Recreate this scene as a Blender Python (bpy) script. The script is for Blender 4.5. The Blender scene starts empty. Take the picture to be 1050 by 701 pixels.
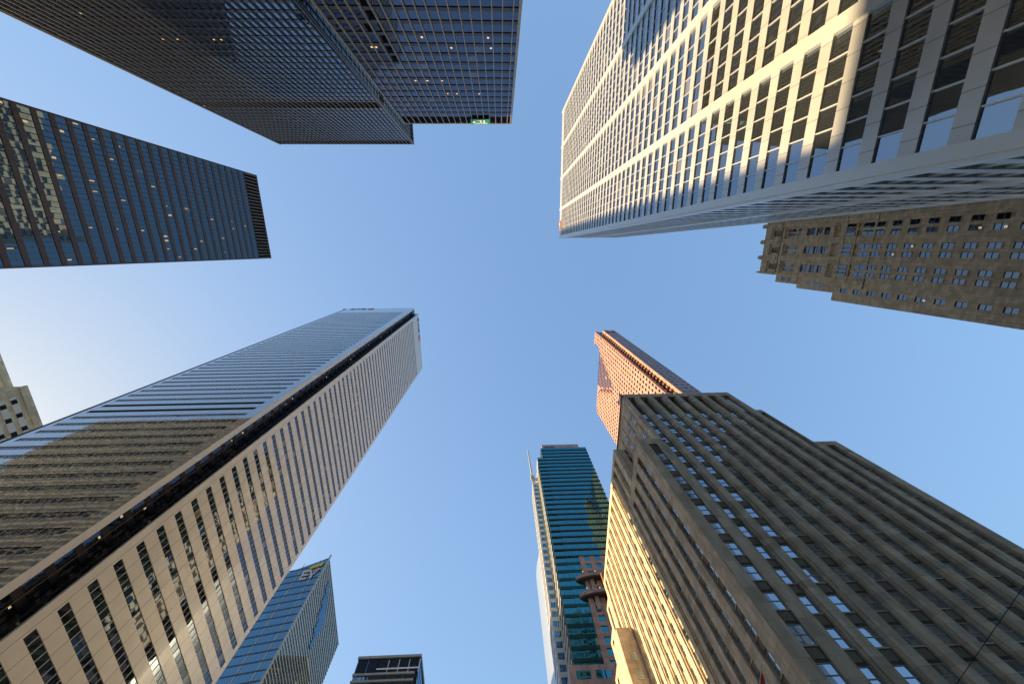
import bpy, math, random
from mathutils import Vector, Matrix
random.seed(7)
S = bpy.context.scene
COL = S.collection
EYE = 1.7
FW, FH = 1050.0, 701.0
FPX = 358.865
W_ASP = 1024.0

# ------------------------------------------------------------------ camera
def rot(rx, ry, rz):
    cx, sx, cy, sy, cz, sz = math.cos(rx), math.sin(rx), math.cos(ry), math.sin(ry), math.cos(rz), math.sin(rz)
    A = Matrix(((1, 0, 0), (0, cx, -sx), (0, sx, cx)))
    B = Matrix(((cy, 0, sy), (0, 1, 0), (-sy, 0, cy)))
    D = Matrix(((cz, -sz, 0), (sz, cz, 0), (0, 0, 1)))
    return A @ B @ D
R = rot(.258156, -.0326112, -.00764335)          # world (east, north, up) -> camera (right, down, forward)
cam = bpy.data.cameras.new('camera')
co = bpy.data.objects.new('camera', cam); COL.objects.link(co)
rt, dn, fw = R[0], R[1], R[2]
m = Matrix(((rt[0], -dn[0], -fw[0], 0), (rt[1], -dn[1], -fw[1], 0), (rt[2], -dn[2], -fw[2], EYE), (0, 0, 0, 1)))
co.matrix_world = m
cam.sensor_width = 36.0
cam.lens = 36.0 * FPX / FW
cam.clip_start = .05; cam.clip_end = 20000
S.camera = co

def proj(p):
    d = R @ Vector((p[0], p[1], p[2] - EYE))
    if d.z < .5: return None
    return (FW / 2 + FPX * d.x / d.z, FH / 2 + FPX * d.y / d.z)

def seen_area(vs):
    q = [proj(v) for v in vs]
    q = [a for a in q if a]
    if len(q) < 3: return 0.0
    x0 = max(0, min(a[0] for a in q)); x1 = min(FW, max(a[0] for a in q))
    y0 = max(0, min(a[1] for a in q)); y1 = min(FH, max(a[1] for a in q))
    if x1 <= x0 or y1 <= y0: return 0.0
    return (x1 - x0) * (y1 - y0) + 1e-3

# ------------------------------------------------------------------ materials
MATS = {}
def nmat(name):
    mt = bpy.data.materials.new(name); mt.use_nodes = True
    MATS[name] = mt
    nt = mt.node_tree; nt.nodes.clear()
    out = nt.nodes.new('ShaderNodeOutputMaterial')
    return mt, nt, out
def N(nt, t, **kw):
    n = nt.nodes.new(t)
    for k, v in kw.items():
        if k in n.inputs.keys(): n.inputs[k].default_value = v
        else: setattr(n, k, v)
    return n
def L(nt, a, b): nt.links.new(a, b)
def math_node(nt, op, a, b=None):
    n = N(nt, 'ShaderNodeMath', operation=op)
    for i, v in enumerate((a, b)):
        if v is None: continue
        if isinstance(v, (int, float)): n.inputs[i].default_value = v
        else: L(nt, v, n.inputs[i])
    return n.outputs[0]

def stone(name, col, col2, rough=.85, nscale=.35, streak=(1, 1, .08), joint=None, bump=.25, spec=.3):
    """limestone / granite / concrete: two tones in blotches, vertical weather streaks, optional ashlar joints (w, h)"""
    mt, nt, out = nmat(name)
    b = N(nt, 'ShaderNodeBsdfPrincipled', Roughness=rough); b.inputs['Specular IOR Level'].default_value = spec
    g = N(nt, 'ShaderNodeNewGeometry')
    mp = N(nt, 'ShaderNodeMapping'); mp.inputs['Scale'].default_value = streak
    L(nt, g.outputs['Position'], mp.inputs['Vector'])
    n1 = N(nt, 'ShaderNodeTexNoise', Scale=nscale * 2.5, Detail=6.0); L(nt, mp.outputs[0], n1.inputs['Vector'])
    n2 = N(nt, 'ShaderNodeTexNoise', Scale=nscale, Detail=8.0); L(nt, g.outputs['Position'], n2.inputs['Vector'])
    f = math_node(nt, 'ADD', math_node(nt, 'MULTIPLY', n1.outputs[0], .6), math_node(nt, 'MULTIPLY', n2.outputs[0], .4))
    r = N(nt, 'ShaderNodeMapRange'); r.inputs[1].default_value = .39; r.inputs[2].default_value = .61; L(nt, f, r.inputs[0])
    mx = N(nt, 'ShaderNodeMix', data_type='RGBA'); L(nt, r.outputs[0], mx.inputs[0])
    mx.inputs[6].default_value = (*col, 1); mx.inputs[7].default_value = (*col2, 1)
    res = mx.outputs[2]
    sx = N(nt, 'ShaderNodeSeparateXYZ'); L(nt, g.outputs['Position'], sx.inputs[0])
    if joint:
        jw, jh = joint
        xy = math_node(nt, 'ADD', sx.outputs[0], sx.outputs[1])
        row = math_node(nt, 'FLOOR', math_node(nt, 'DIVIDE', sx.outputs[2], jh))
        off = math_node(nt, 'MULTIPLY', math_node(nt, 'MODULO', row, 2.0), .5)
        uu = math_node(nt, 'ADD', math_node(nt, 'DIVIDE', xy, jw), off)
        # block to block tone
        cb = N(nt, 'ShaderNodeCombineXYZ'); L(nt, math_node(nt, 'FLOOR', uu), cb.inputs[0]); L(nt, row, cb.inputs[1])
        wn = N(nt, 'ShaderNodeTexWhiteNoise', noise_dimensions='2D'); L(nt, cb.outputs[0], wn.inputs['Vector'])
        tone = math_node(nt, 'ADD', math_node(nt, 'MULTIPLY', wn.outputs['Value'], .36), .82)
        fu = math_node(nt, 'FRACT', uu); fz = math_node(nt, 'FRACT', math_node(nt, 'DIVIDE', sx.outputs[2], jh))
        ju = math_node(nt, 'LESS_THAN', fu, .02 / jw); jz = math_node(nt, 'LESS_THAN', fz, .025 / jh)
        j = math_node(nt, 'MAXIMUM', ju, jz)
        tone = math_node(nt, 'MULTIPLY', tone, math_node(nt, 'SUBTRACT', 1.0, math_node(nt, 'MULTIPLY', j, .5)))
        hs = N(nt, 'ShaderNodeHueSaturation'); L(nt, res, hs.inputs['Color']); L(nt, tone, hs.inputs['Value'])
        res = hs.outputs[0]
    L(nt, res, b.inputs['Base Color'])
    bp = N(nt, 'ShaderNodeBump', Strength=bump, Distance=.05); L(nt, f, bp.inputs['Height']); L(nt, bp.outputs[0], b.inputs['Normal'])
    L(nt, b.outputs[0], out.inputs[0])
    return mt

def glass(name, dark, tint, f0=.3, rough=.015, blind=.0, wav=.02, blindcol=(.35, .33, .28)):
    """window pane: a mirror-like coat over the dark room behind it; some rooms have pale blinds drawn"""
    mt, nt, out = nmat(name)
    g = N(nt, 'ShaderNodeNewGeometry')
    oi = N(nt, 'ShaderNodeNewGeometry')
    d = N(nt, 'ShaderNodeBsdfDiffuse')
    w = N(nt, 'ShaderNodeTexWhiteNoise', noise_dimensions='1D'); L(nt, g.outputs['Random Per Island'], w.inputs['W'])
    st = N(nt, 'ShaderNodeMath', operation='LESS_THAN'); L(nt, w.outputs['Value'], st.inputs[0]); st.inputs[1].default_value = blind
    mx = N(nt, 'ShaderNodeMix', data_type='RGBA'); L(nt, st.outputs[0], mx.inputs[0])
    mx.inputs[6].default_value = (*dark, 1); mx.inputs[7].default_value = (*blindcol, 1)
    L(nt, mx.outputs[2], d.inputs['Color'])
    gl = N(nt, 'ShaderNodeBsdfGlossy', Roughness=rough); gl.inputs['Color'].default_value = (*tint, 1)
    nz = N(nt, 'ShaderNodeTexNoise', Scale=.22, Detail=2.0); L(nt, g.outputs['Position'], nz.inputs['Vector'])
    bp = N(nt, 'ShaderNodeBump', Strength=1.0, Distance=wav); L(nt, nz.outputs[0], bp.inputs['Height'])
    L(nt, bp.outputs[0], gl.inputs['Normal'])
    fr = N(nt, 'ShaderNodeFresnel', IOR=1.55)
    fac = math_node(nt, 'MINIMUM', math_node(nt, 'ADD', math_node(nt, 'MULTIPLY', fr.outputs[0], 1.0 - f0), f0), 1.0)
    ms = N(nt, 'ShaderNodeMixShader'); L(nt, fac, ms.inputs[0]); L(nt, d.outputs[0], ms.inputs[1]); L(nt, gl.outputs[0], ms.inputs[2])
    L(nt, ms.outputs[0], out.inputs[0])
    return mt

def metal(name, col, rough=.4, metallic=.0, spec=.5, var=.06, vscale=.3, ior=1.5, seam=None, coat=0.0, seamdark=.25):
    """painted or bare cladding; seam=(axis scale tuple, pitch) draws dark panel joints at a pitch along x+y"""
    mt, nt, out = nmat(name)
    b = N(nt, 'ShaderNodeBsdfPrincipled', Roughness=rough, Metallic=metallic, IOR=ior)
    b.inputs['Specular IOR Level'].default_value = spec
    b.inputs['Coat Weight'].default_value = coat; b.inputs['Coat Roughness'].default_value = .015
    g = N(nt, 'ShaderNodeNewGeometry')
    n = N(nt, 'ShaderNodeTexNoise', Scale=vscale, Detail=5.0); L(nt, g.outputs['Position'], n.inputs['Vector'])
    v = math_node(nt, 'ADD', math_node(nt, 'MULTIPLY', n.outputs[0], var * 2), 1.0 - var)
    if seam:
        pitch, o = seam
        sx = N(nt, 'ShaderNodeSeparateXYZ'); L(nt, g.outputs['Position'], sx.inputs[0])
        xy = math_node(nt, 'ADD', math_node(nt, 'ADD', sx.outputs[0], sx.outputs[1]), o)
        fr = math_node(nt, 'FRACT', math_node(nt, 'DIVIDE', xy, pitch))
        j = math_node(nt, 'LESS_THAN', fr, .09 / pitch)
        v = math_node(nt, 'MULTIPLY', v, math_node(nt, 'SUBTRACT', 1.0, math_node(nt, 'MULTIPLY', j, 1 - seamdark)))
        cb = N(nt, 'ShaderNodeCombineXYZ')
        L(nt, math_node(nt, 'FLOOR', math_node(nt, 'DIVIDE', xy, pitch)), cb.inputs[0])
        L(nt, math_node(nt, 'FLOOR', math_node(nt, 'DIVIDE', sx.outputs[2], 4.0)), cb.inputs[1])
        wn = N(nt, 'ShaderNodeTexWhiteNoise', noise_dimensions='2D'); L(nt, cb.outputs[0], wn.inputs['Vector'])
        v = math_node(nt, 'MULTIPLY', v, math_node(nt, 'ADD', math_node(nt, 'MULTIPLY', wn.outputs['Value'], .08), .96))
    hs = N(nt, 'ShaderNodeHueSaturation'); hs.inputs['Color'].default_value = (*col, 1); L(nt, v, hs.inputs['Value'])
    L(nt, hs.outputs[0], b.inputs['Base Color'])
    bp = N(nt, 'ShaderNodeBump', Strength=.15 if not coat else .4, Distance=.02); L(nt, n.outputs[0], bp.inputs['Height']); L(nt, bp.outputs[0], b.inputs['Normal'])
    if coat: L(nt, bp.outputs[0], b.inputs['Coat Normal'])
    L(nt, b.outputs[0], out.inputs[0])
    return mt

def glow(name, col, st):
    mt, nt, out = nmat(name)
    e = N(nt, 'ShaderNodeEmission', Strength=st); e.inputs[0].default_value = (*col, 1)
    L(nt, e.outputs[0], out.inputs[0]); return mt

M = {}
M['black_steel'] = metal('black_steel', (.105, .10, .088), .34, metallic=.3, spec=.6, var=.2)
M['bounce_and_fin_steel'] = metal('bounce_and_fin_steel', (.34, .275, .175), .35, metallic=.4, spec=.5, var=.2)  # warm bounced sunlight put into dark mullions' colour; also serves crown louver fins
M['bronze_steel'] = metal('bronze_steel', (.050, .034, .028), .45, spec=.5, var=.15)
M['louver_black'] = metal('louver_black', (.008, .008, .009), .6, spec=.3)
M['tower_glass'] = glass('tower_glass', (.012, .014, .017), (.48, .57, .70), .31, blind=.04, wav=.008, blindcol=(.12, .115, .10))
M['navy_glass'] = glass('navy_glass', (.010, .011, .015), (.44, .50, .64), .17, blind=.05, wav=.008, blindcol=(.13, .12, .09))
M['blue_glass'] = glass('blue_glass', (.006, .012, .02), (.33, .44, .49), .25, blind=.02, wav=.006, blindcol=(.10, .10, .09))
M['steel_panel'] = metal('steel_panel', (.64, .62, .57), .30, metallic=.42, spec=.4, var=.16, seam=(2.68, .3), seamdark=.5)
M['steel_trim'] = metal('steel_trim', (.70, .68, .62), .30, metallic=.38, var=.05)
M['clear_glass'] = glass('clear_glass', (.03, .033, .033), (.62, .74, .86), .34, blind=.09, wav=.006, blindcol=(.20, .19, .17))
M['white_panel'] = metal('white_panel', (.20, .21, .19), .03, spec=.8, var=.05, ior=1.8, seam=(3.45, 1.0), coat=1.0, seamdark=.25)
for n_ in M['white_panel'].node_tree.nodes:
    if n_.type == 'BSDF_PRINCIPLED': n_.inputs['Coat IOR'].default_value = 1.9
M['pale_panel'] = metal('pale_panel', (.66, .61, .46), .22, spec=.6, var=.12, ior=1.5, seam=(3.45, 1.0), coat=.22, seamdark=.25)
M['white_plain'] = metal('white_plain', (.64, .61, .48), .22, spec=.6, var=.04, ior=1.55)
M['strip_glass'] = glass('strip_glass', (.012, .012, .012), (.50, .57, .66), .17, blind=.05, wav=.012, blindcol=(.22, .20, .15))
M['notch_glass'] = glass('notch_glass', (.008, .008, .008), (.34, .36, .42), .16, blind=.03, wav=.008, blindcol=(.15, .12, .06))
M['limestone'] = stone('limestone', (.45, .35, .25), (.66, .535, .395), joint=(1.9, 1.05))
M['limestone_smooth'] = stone('limestone_smooth', (.49, .385, .275), (.63, .51, .375), joint=(1.4, 2.1), bump=.15)
M['sunlit_pale_limestone'] = stone('sunlit_pale_limestone', (.58, .47, .32), (.68, .58, .42), joint=(1.9, 1.05))  # slightly lighter wing stone, its strong sunlight also put into the colour
M['spandrel_stone'] = stone('spandrel_stone', (.085, .068, .048), (.14, .115, .085), joint=None)
M['spandrel_panel'] = stone('spandrel_panel', (.17, .14, .10), (.24, .20, .15), joint=None)
M['old_stone'] = stone('old_stone', (.48, .36, .225), (.64, .50, .34), joint=(1.3, .7), streak=(1.6, 1.6, .12), nscale=.5)
M['old_stone_dark'] = stone('old_stone_dark', (.22, .175, .115), (.28, .225, .15), joint=None)
M['copper_green'] = metal('copper_green', (.10, .17, .13), .7, var=.3, vscale=1.0)
M['stone_glass'] = glass('stone_glass', (.016, .018, .02), (.66, .80, .98), .40, blind=.20, wav=.01, blindcol=(.26, .25, .21))
M['old_glass'] = glass('old_glass', (.012, .014, .016), (.30, .40, .52), .32, blind=.14, wav=.01, blindcol=(.22, .22, .19))
M['dark_frame'] = metal('dark_frame', (.06, .055, .045), .5)
M['pale_frame'] = metal('pale_frame', (.28, .30, .30), .5)
M['red_granite'] = stone('red_granite', (.41, .20, .13), (.56, .30, .21), rough=.45, joint=(1.5, 1.95), bump=.05, spec=.5)
M['granite_glass'] = glass('granite_glass', (.02, .018, .02), (.42, .44, .52), .25, blind=.02)
M['teal_glass'] = glass('teal_glass', (.002, .075, .10), (.15, .52, .62), .38, blind=.04, wav=.008, blindcol=(.03, .12, .14))
M['teal_spandrel'] = glass('teal_spandrel', (.012, .05, .05), (.10, .25, .24), .12, blind=0, wav=.008)
M['taupe_stone'] = stone('taupe_stone', (.26, .245, .24), (.31, .295, .285), rough=.6, joint=(2.2, 2.15), bump=.05)
M['pale_clad'] = metal('pale_clad', (.62, .60, .54), .35, metallic=.1, var=.08)
M['blue_clad'] = metal('blue_clad', (.42, .47, .52), .25, metallic=.5, var=.08)
M['sky_glass'] = glass('sky_glass', (.012, .05, .09), (.30, .50, .66), .36, blind=.02, wav=.008, blindcol=(.05, .16, .26))
M['fin_glass'] = glass('fin_glass', (.09, .11, .10), (.55, .64, .62), .34, blind=.03, wav=.02)
M['fin_metal'] = metal('fin_metal', (.46, .50, .46), .4, metallic=.2)
M['lattice_stone'] = stone('lattice_stone', (.30, .30, .235), (.37, .36, .29))
M['cream_stone'] = stone('cream_stone', (.72, .62, .40), (.78, .69, .48), joint=(2.4, 1.5), bump=.05)
M['cream_panel'] = metal('cream_panel', (.85, .82, .74), .5)
M['concrete'] = stone('concrete', (.36, .36, .34), (.42, .42, .40), joint=None, bump=.1)
M['roof_gravel'] = stone('roof_gravel', (.22, .21, .20), (.28, .27, .25), joint=None)
M['asphalt'] = stone('asphalt', (.045, .045, .046), (.06, .06, .06), joint=None, streak=(1, 1, 1))
M['paving'] = stone('paving', (.40, .385, .35), (.47, .45, .41), joint=None, streak=(1, 1, 1))
M['road_paint'] = metal('road_paint', (.75, .75, .72), .7)
M['sign_green'] = metal('sign_green', (.0, .30, .075), .4)
M['sign_white'] = metal('sign_white', (.85, .85, .83), .4)
M['sign_grey'] = metal('sign_grey', (.75, .75, .76), .4)
M['sign_red'] = metal('sign_red', (.65, .02, .025), .4)
M['sign_yellow'] = metal('sign_yellow', (.85, .62, .02), .4)
M['sign_dark'] = metal('sign_dark', (.03, .06, .12), .4)
M['orange_paint'] = metal('orange_paint', (.60, .16, .05), .5)
M['galv'] = metal('galv', (.55, .53, .48), .4, metallic=.4)
M['warm_lamp'] = glow('warm_lamp', (1.0, .62, .24), .6)
M['soft_lamp'] = glow('soft_lamp', (1.0, .70, .36), .30)

# ------------------------------------------------------------------ mesh helpers
BOXF = ((0, 3, 2, 1), (4, 5, 6, 7), (0, 1, 5, 4), (1, 2, 6, 5), (2, 3, 7, 6), (3, 0, 4, 7))
def hexa(c8):
    """eight corners (bottom ring then top ring, counter-clockwise seen from above) -> verts, faces"""
    vs = [Vector(c) for c in c8]
    a = (vs[1] - vs[0]).cross(vs[3] - vs[0]).dot(vs[4] - vs[0])
    fs = BOXF if a > 0 else tuple(tuple(reversed(f)) for f in BOXF)
    return vs, list(fs)
def wbox(x0, x1, y0, y1, z0, z1):
    return hexa(((x0, y0, z0), (x1, y0, z0), (x1, y1, z0), (x0, y1, z0), (x0, y0, z1), (x1, y0, z1), (x1, y1, z1), (x0, y1, z1)))
def tube(p0, p1, r0, r1=None, n=10):
    p0, p1 = Vector(p0), Vector(p1); r1 = r0 if r1 is None else r1
    d = (p1 - p0).normalized(); a = d.orthogonal().normalized(); b = d.cross(a)
    vs, fs = [], []
    for p, r in ((p0, r0), (p1, r1)):
        for i in range(n):
            t = 2 * math.pi * i / n; vs.append(p + a * math.cos(t) * r + b * math.sin(t) * r)
    for i in range(n): fs.append((i, (i + 1) % n, n + (i + 1) % n, n + i))
    fs.append(tuple(reversed(range(n)))); fs.append(tuple(range(n, 2 * n)))
    return vs, fs
def merge(items):
    vs, fs = [], []
    for v, f in items:
        o = len(vs); vs += list(v); fs += [tuple(i + o for i in q) for q in f]
    return vs, fs
def link_mesh(name, vs, fs, mat, parent=None, org=Vector((0, 0, 0))):
    me = bpy.data.meshes.new(name)
    me.from_pydata([tuple(Vector(v) - org) for v in vs], [], fs); me.update()
    me.materials.append(M[mat] if isinstance(mat, str) else mat)
    o = bpy.data.objects.new(name, me); COL.objects.link(o)
    if parent: o.parent = parent
    return o

class Frame:
    """a vertical wall plane: u along the wall, z up, d out of the wall"""
    def __init__(s, o, u, n): s.o = Vector(o); s.u = Vector(u).normalized(); s.n = Vector(n).normalized()
    def p(s, u, z, d=0): return s.o + s.u * u + s.n * d + Vector((0, 0, z))
    def box(s, u0, u1, z0, z1, d0, d1):
        return hexa((s.p(u0, z0, d0), s.p(u1, z0, d0), s.p(u1, z0, d1), s.p(u0, z0, d1),
                     s.p(u0, z1, d0), s.p(u1, z1, d0), s.p(u1, z1, d1), s.p(u0, z1, d1)))
    def quad(s, u0, u1, z0, z1, d, tilt=0.0):
        a, b = random.gauss(0, tilt), random.gauss(0, tilt)
        hu, hz = (u1 - u0) / 2, (z1 - z0) / 2
        pts = [s.p(u, z, d + a * su * hu + b * sz * hz) for u, z, su, sz in ((u0, z0, -1, -1), (u1, z0, 1, -1), (u1, z1, 1, 1), (u0, z1, -1, 1))]
        n = (pts[1] - pts[0]).cross(pts[3] - pts[0])
        return (pts, [(0, 1, 2, 3)] if n.dot(s.n) > 0 else [(3, 2, 1, 0)])
    def arch(s, u0, u1, z0, z1, d, tilt=0.0, n=7):
        """pane with a round head"""
        r = (u1 - u0) / 2; c = (u0 + u1) / 2
        pts = [s.p(u0, z0, d), s.p(u1, z0, d)]
        for i in range(n + 1):
            t = math.pi * i / n; pts.append(s.p(c + r * math.cos(t), z1 - r + r * math.sin(t), d))
        nn = (pts[1] - pts[0]).cross(pts[3] - pts[0])
        f = tuple(range(len(pts)))
        return (pts, [f] if nn.dot(s.n) > 0 else [tuple(reversed(f))])
def face_w(x): return Frame((x, 0, 0), (0, 1, 0), (-1, 0, 0))    # u = y
def face_e(x): return Frame((x, 0, 0), (0, 1, 0), (1, 0, 0))     # u = y
def face_s(y): return Frame((0, y, 0), (1, 0, 0), (0, -1, 0))    # u = x
def face_n(y): return Frame((0, y, 0), (1, 0, 0), (0, 1, 0))     # u = x

CAP = 100
class Thing:
    def __init__(s, name, label, cat, loc, group=None):
        s.root = bpy.data.objects.new(name, None); COL.objects.link(s.root)
        s.root.empty_display_size = .5
        s.org = Vector(loc); s.root.location = s.org
        s.root['label'] = label; s.root['category'] = cat
        if group: s.root['group'] = group
        s.items = {}
    def add(s, part, mat, geo, subs=(), label=None):
        s.items.setdefault((part, mat, label), []).append((geo, list(subs)))
    def one(s, part, mat, geos, label=None):
        s.add(part, mat, merge(geos), label=label)
    def done(s):
        counts = {}
        for (part, mat, lab), its in s.items.items():
            counts.setdefault(part, []).extend([(seen_area(g[0]), id(g)) for g, _ in its])
        keep = {p: set(i for a, i in sorted(l, key=lambda q: -q[0])[:CAP] if a > 0 or len(l) <= 12) for p, l in counts.items()}
        for (part, mat, lab), its in s.items.items():
            rest = []
            for g, subs in its:
                if id(g) in keep[part]:
                    o = link_mesh(part, g[0], g[1], mat, s.root, s.org)
                    if lab: o['label'] = lab
                    for sn, sm, sg in subs: link_mesh(sn, sg[0], sg[1], sm, o, s.org)
                else: rest.append((g, subs))
            if rest:
                v, f = merge([g for g, _ in rest])
                o = link_mesh(part, v, f, mat, s.root, s.org); o['kind'] = 'stuff'
                sub = {}
                for _, subs in rest:
                    for sn, sm, sg in subs: sub.setdefault((sn, sm), []).append(sg)
                for (sn, sm), gs in sub.items():
                    v, f = merge(gs); q = link_mesh(sn, v, f, sm, o, s.org); q['kind'] = 'stuff'
        return s.root

def structure(name, vs, fs, mat):
    o = link_mesh(name, vs, fs, mat); o['kind'] = 'structure'; return o

def frange(a, b, st):
    n = int(math.floor((b - a) / st + 1e-6)); return [a + i * st for i in range(n + 1)]

# ------------------------------------------------------------------ curtain wall of the black steel towers
def steel_wall(t, F, u0, u1, z0, z1, zs, pitch, u_start, mp, glass_m, steel, span_m, louvers, span_h=1.15, mull_d=.28, mull_w=.16, fin_d=None, tilt=.004):
    """zs: first spandrel centre, pitch: storey; u_start, mp: mullion grid; louvers: [(za, zb)] dark plant storeys"""
    inl = lambda z: any(a <= z <= b for a, b in louvers)
    us = [u for u in frange(u_start, u1 - .3, mp) if u > u0 + .3]
    edges = [u0 + .0] + us + [u1]
    k0 = int(math.ceil((z0 - zs) / pitch)); k1 = int(math.floor((z1 - zs) / pitch))
    for k in range(k0, k1 + 1):
        zc = zs + k * pitch
        if zc + span_h / 2 > z1 or inl(zc): continue
        t.add('spandrel', span_m, F.box(u0, u1, zc - span_h / 2, zc + span_h / 2, -.35, .0))
    for k in range(k0, k1 + 1):
        za = zs + k * pitch + span_h / 2; zb = za + pitch - span_h
        if inl((za + zb) / 2) or zb > z1: continue
        for a, b in zip(edges[:-1], edges[1:]):
            t.add('window', glass_m, F.quad(a, b, za - .02, zb + .02, -.12, tilt))
    for u in us:
        t.add('mullion', steel, F.box(u - mull_w / 2, u + mull_w / 2, z0, z1 - .4, -.1, mull_d))
    for a, b in louvers:
        t.add('louver', 'louver_black', F.box(u0, u1, a + .02, b - .3 if b > z1 - 1 else b, -.5, -.45))
        bars = [F.box(u0, u1, z, z + .12, -.44, -.25) for z in frange(a + .6, b - .6, .6)]
        t.one('louver', 'louver_black', bars)
    for a, b in ((u0 - .02, u0 + .35), (u1 - .35, u1 + .02)):
        t.add('corner_post', steel, F.box(a, b, z0, z1, -.36, mull_d - .06))
    t.add('parapet', steel, F.box(u0, u1, z1 - .4, z1, -.5, .12))

def core(t, x0, x1, y0, y1, z1, mat, z0=0.0, g=.55, part='wall', roof='roof_gravel'):
    t.add(part, mat, wbox(x0 + g, x1 - g, y0 + g, y1 - g, z0, z1 - .5))
    t.add('roof', roof, wbox(x0 + .1, x1 - .1, y0 + .1, y1 - .1, z1 - .49, z1 - .3))

Z = lambda h: h + EYE

def lamps(t, F, zs, us, d, p, n_clusters, size=(.25, .9), mat='soft_lamp'):
    pts = []
    for _ in range(n_clusters):
        zc = random.choice(zs); uc = random.uniform(*us)
        for j in range(random.randint(1, 7)):
            if random.random() < p: pts.append((uc + j * 1.46, zc + random.choice((0, 0, 0, p))))
    for u, z in pts:
        if us[0] < u < us[1] - 1:
            t.add('ceiling_light', mat, F.box(u, u + size[0], z, z + size[1], d, d + .02))

# ------------------------------------------------------------------ tower A: long black tower, upper left
t = Thing('office_tower', 'tall black steel tower at upper left with dense fine mullions and no sign', 'skyscraper', (-84.8, -75, 0))
core(t, -121.9, -47.7, -93.5, -57.7, Z(221), 'louver_black')
LV = [(Z(162.6), Z(168.3)), (Z(213.5), Z(221))]
steel_wall(t, face_n(-57.7), -121.9, -47.7, 9, Z(221), Z(111.0), 3.66, -120.8, 2.0, 'tower_glass', 'black_steel', 'black_steel', LV, mull_d=.42)
steel_wall(t, face_e(-47.7), -93.5, -57.7, 9, Z(221), Z(111.0), 3.66, -92.6, 2.0, 'blue_glass', 'black_steel', 'black_steel', LV, mull_d=.30)
F = face_n(-57.7)
for z, us in ((Z(111.9 - 7 * 3.66 * 0), 0),): pass
for _ in range(10):
    u = -110 + 2 * random.randint(0, 24); z = Z(112.4 + 3.66 * random.choice((-3, -3, -3, -1, -1, 0, 2, 6)))
    t.add('ceiling_light', 'warm_lamp', F.box(u, u + .35, z, z + .5, -.10, -.08))
t.done()

# ------------------------------------------------------------------ tower B: black tower carrying the green sign
t = Thing('office_tower', 'black steel tower at top centre carrying a small green sign on its roof edge', 'skyscraper', (-14.3, -61, 0))
x0, x1, y1 = -33.2, 4.5, -43.5
core(t, x0, x1, y1 - 36, y1, Z(141.2), 'louver_black')
LV = [(Z(134.2), Z(141.2))]
for F, a, b, st in ((face_n(y1), x0, x1, x0 + 2.02), (face_e(x1), y1 - 36, y1, y1 - 34), (face_w(x0), y1 - 36, y1, y1 - 34)):
    steel_wall(t, F, a, b, 9, Z(141.2), Z(79.6), 3.98, st, 2.02, 'navy_glass', 'bounce_and_fin_steel', 'bronze_steel', LV, span_h=1.05, mull_d=.34, mull_w=.20, tilt=.005)
F = face_n(y1)
for u in [random.uniform(x0 + 3, x1 - 3) for _ in range(13)]:
    z = Z(79.6 + 3.98 * random.choice((2, 3, 3, 3, 6, 7, 9)) + 1.0)
    t.add('ceiling_light', 'warm_lamp', F.box(u, u + .4, z, z + .55, -.10, -.08))
# sign: green square with the two white letters, read from the ground
a, b, za, zb = -9.5, -3.0, Z(135.2), Z(140.2)
sg = [F.box(a, b, za, zb, .36, .55)]
lt = []
def fb(u0, u1, z0, z1): lt.append(F.box(u0, u1, z0, z1, .552, .60))
# seen from the north the wall reads right to left, so letters are laid from high u to low u
B = b
fb(B - 3.0, B - .7, zb - 1.5, zb - .8)                                  # T bar
fb(B - 2.15, B - 1.55, za + .8, zb - 1.5)                               # T stem
fb(B - 3.3, B - 2.7, za + .8, zb - 1.7)                                 # D stem
fb(B - 5.0, B - 3.3, za + .8, za + 1.4)
fb(B - 5.0, B - 3.3, zb - 1.5, zb - .8)
fb(B - 5.7, B - 5.0, za + 1.2, zb - 1.2)                                # D bowl
v, f = merge(sg); 
t.items.setdefault(('sign', 'sign_green', None), []).append(((v, f), [('lettering', 'sign_white', merge(lt))]))
t.done()

# ------------------------------------------------------------------ tower C: left tower, east face
t = Thing('office_tower', 'dark bronze tower at the left edge with blue windows and a black louvered crown', 'skyscraper', (-132, -15.5, 0))
xe, y0, y1, zt = -113.8, -34.5, 3.4, Z(182.6)
core(t, xe - 36, xe, y0, y1, zt, 'louver_black')
LV = [(Z(173.6), zt)]
steel_wall(t, face_e(xe), y0, y1, 9, zt, Z(86.5), 3.66, y0 + .55 + 1.415, 1.415, 'blue_glass', 'bronze_steel', 'bronze_steel', LV, span_h=1.2, mull_d=.12, mull_w=.10, tilt=.005)
steel_wall(t, face_s(y0), xe - 36, xe, 9, zt, Z(86.5), 3.66, xe - 35, 1.415, 'blue_glass', 'bronze_steel', 'bronze_steel', LV, span_h=1.2, mull_d=.12, mull_w=.10)
F = face_e(xe)
t.one('louver', 'bounce_and_fin_steel', [F.box(u, u + .2, Z(173.6), zt - .4, -.4, .1) for u in frange(y0 + .55, y1 - .5, 1.415)])
for k in range(-2, 23):
    zc = Z(86.5) + 3.66 * k
    for j in range(26):
        u = y0 + .55 + 1.415 * j
        p = .16 if (3 < k < 9 and j < 14) else (.07 if 12 < j else .02)
        if random.random() < p:
            hh = random.choice((.35, .9, 1.2))
            t.add('ceiling_light', 'soft_lamp', F.box(u + .2, u + .2 + random.choice((.22, .3, .5)), zc + .9, zc + .9 + hh, -.09, -.07))
t.done()

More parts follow.
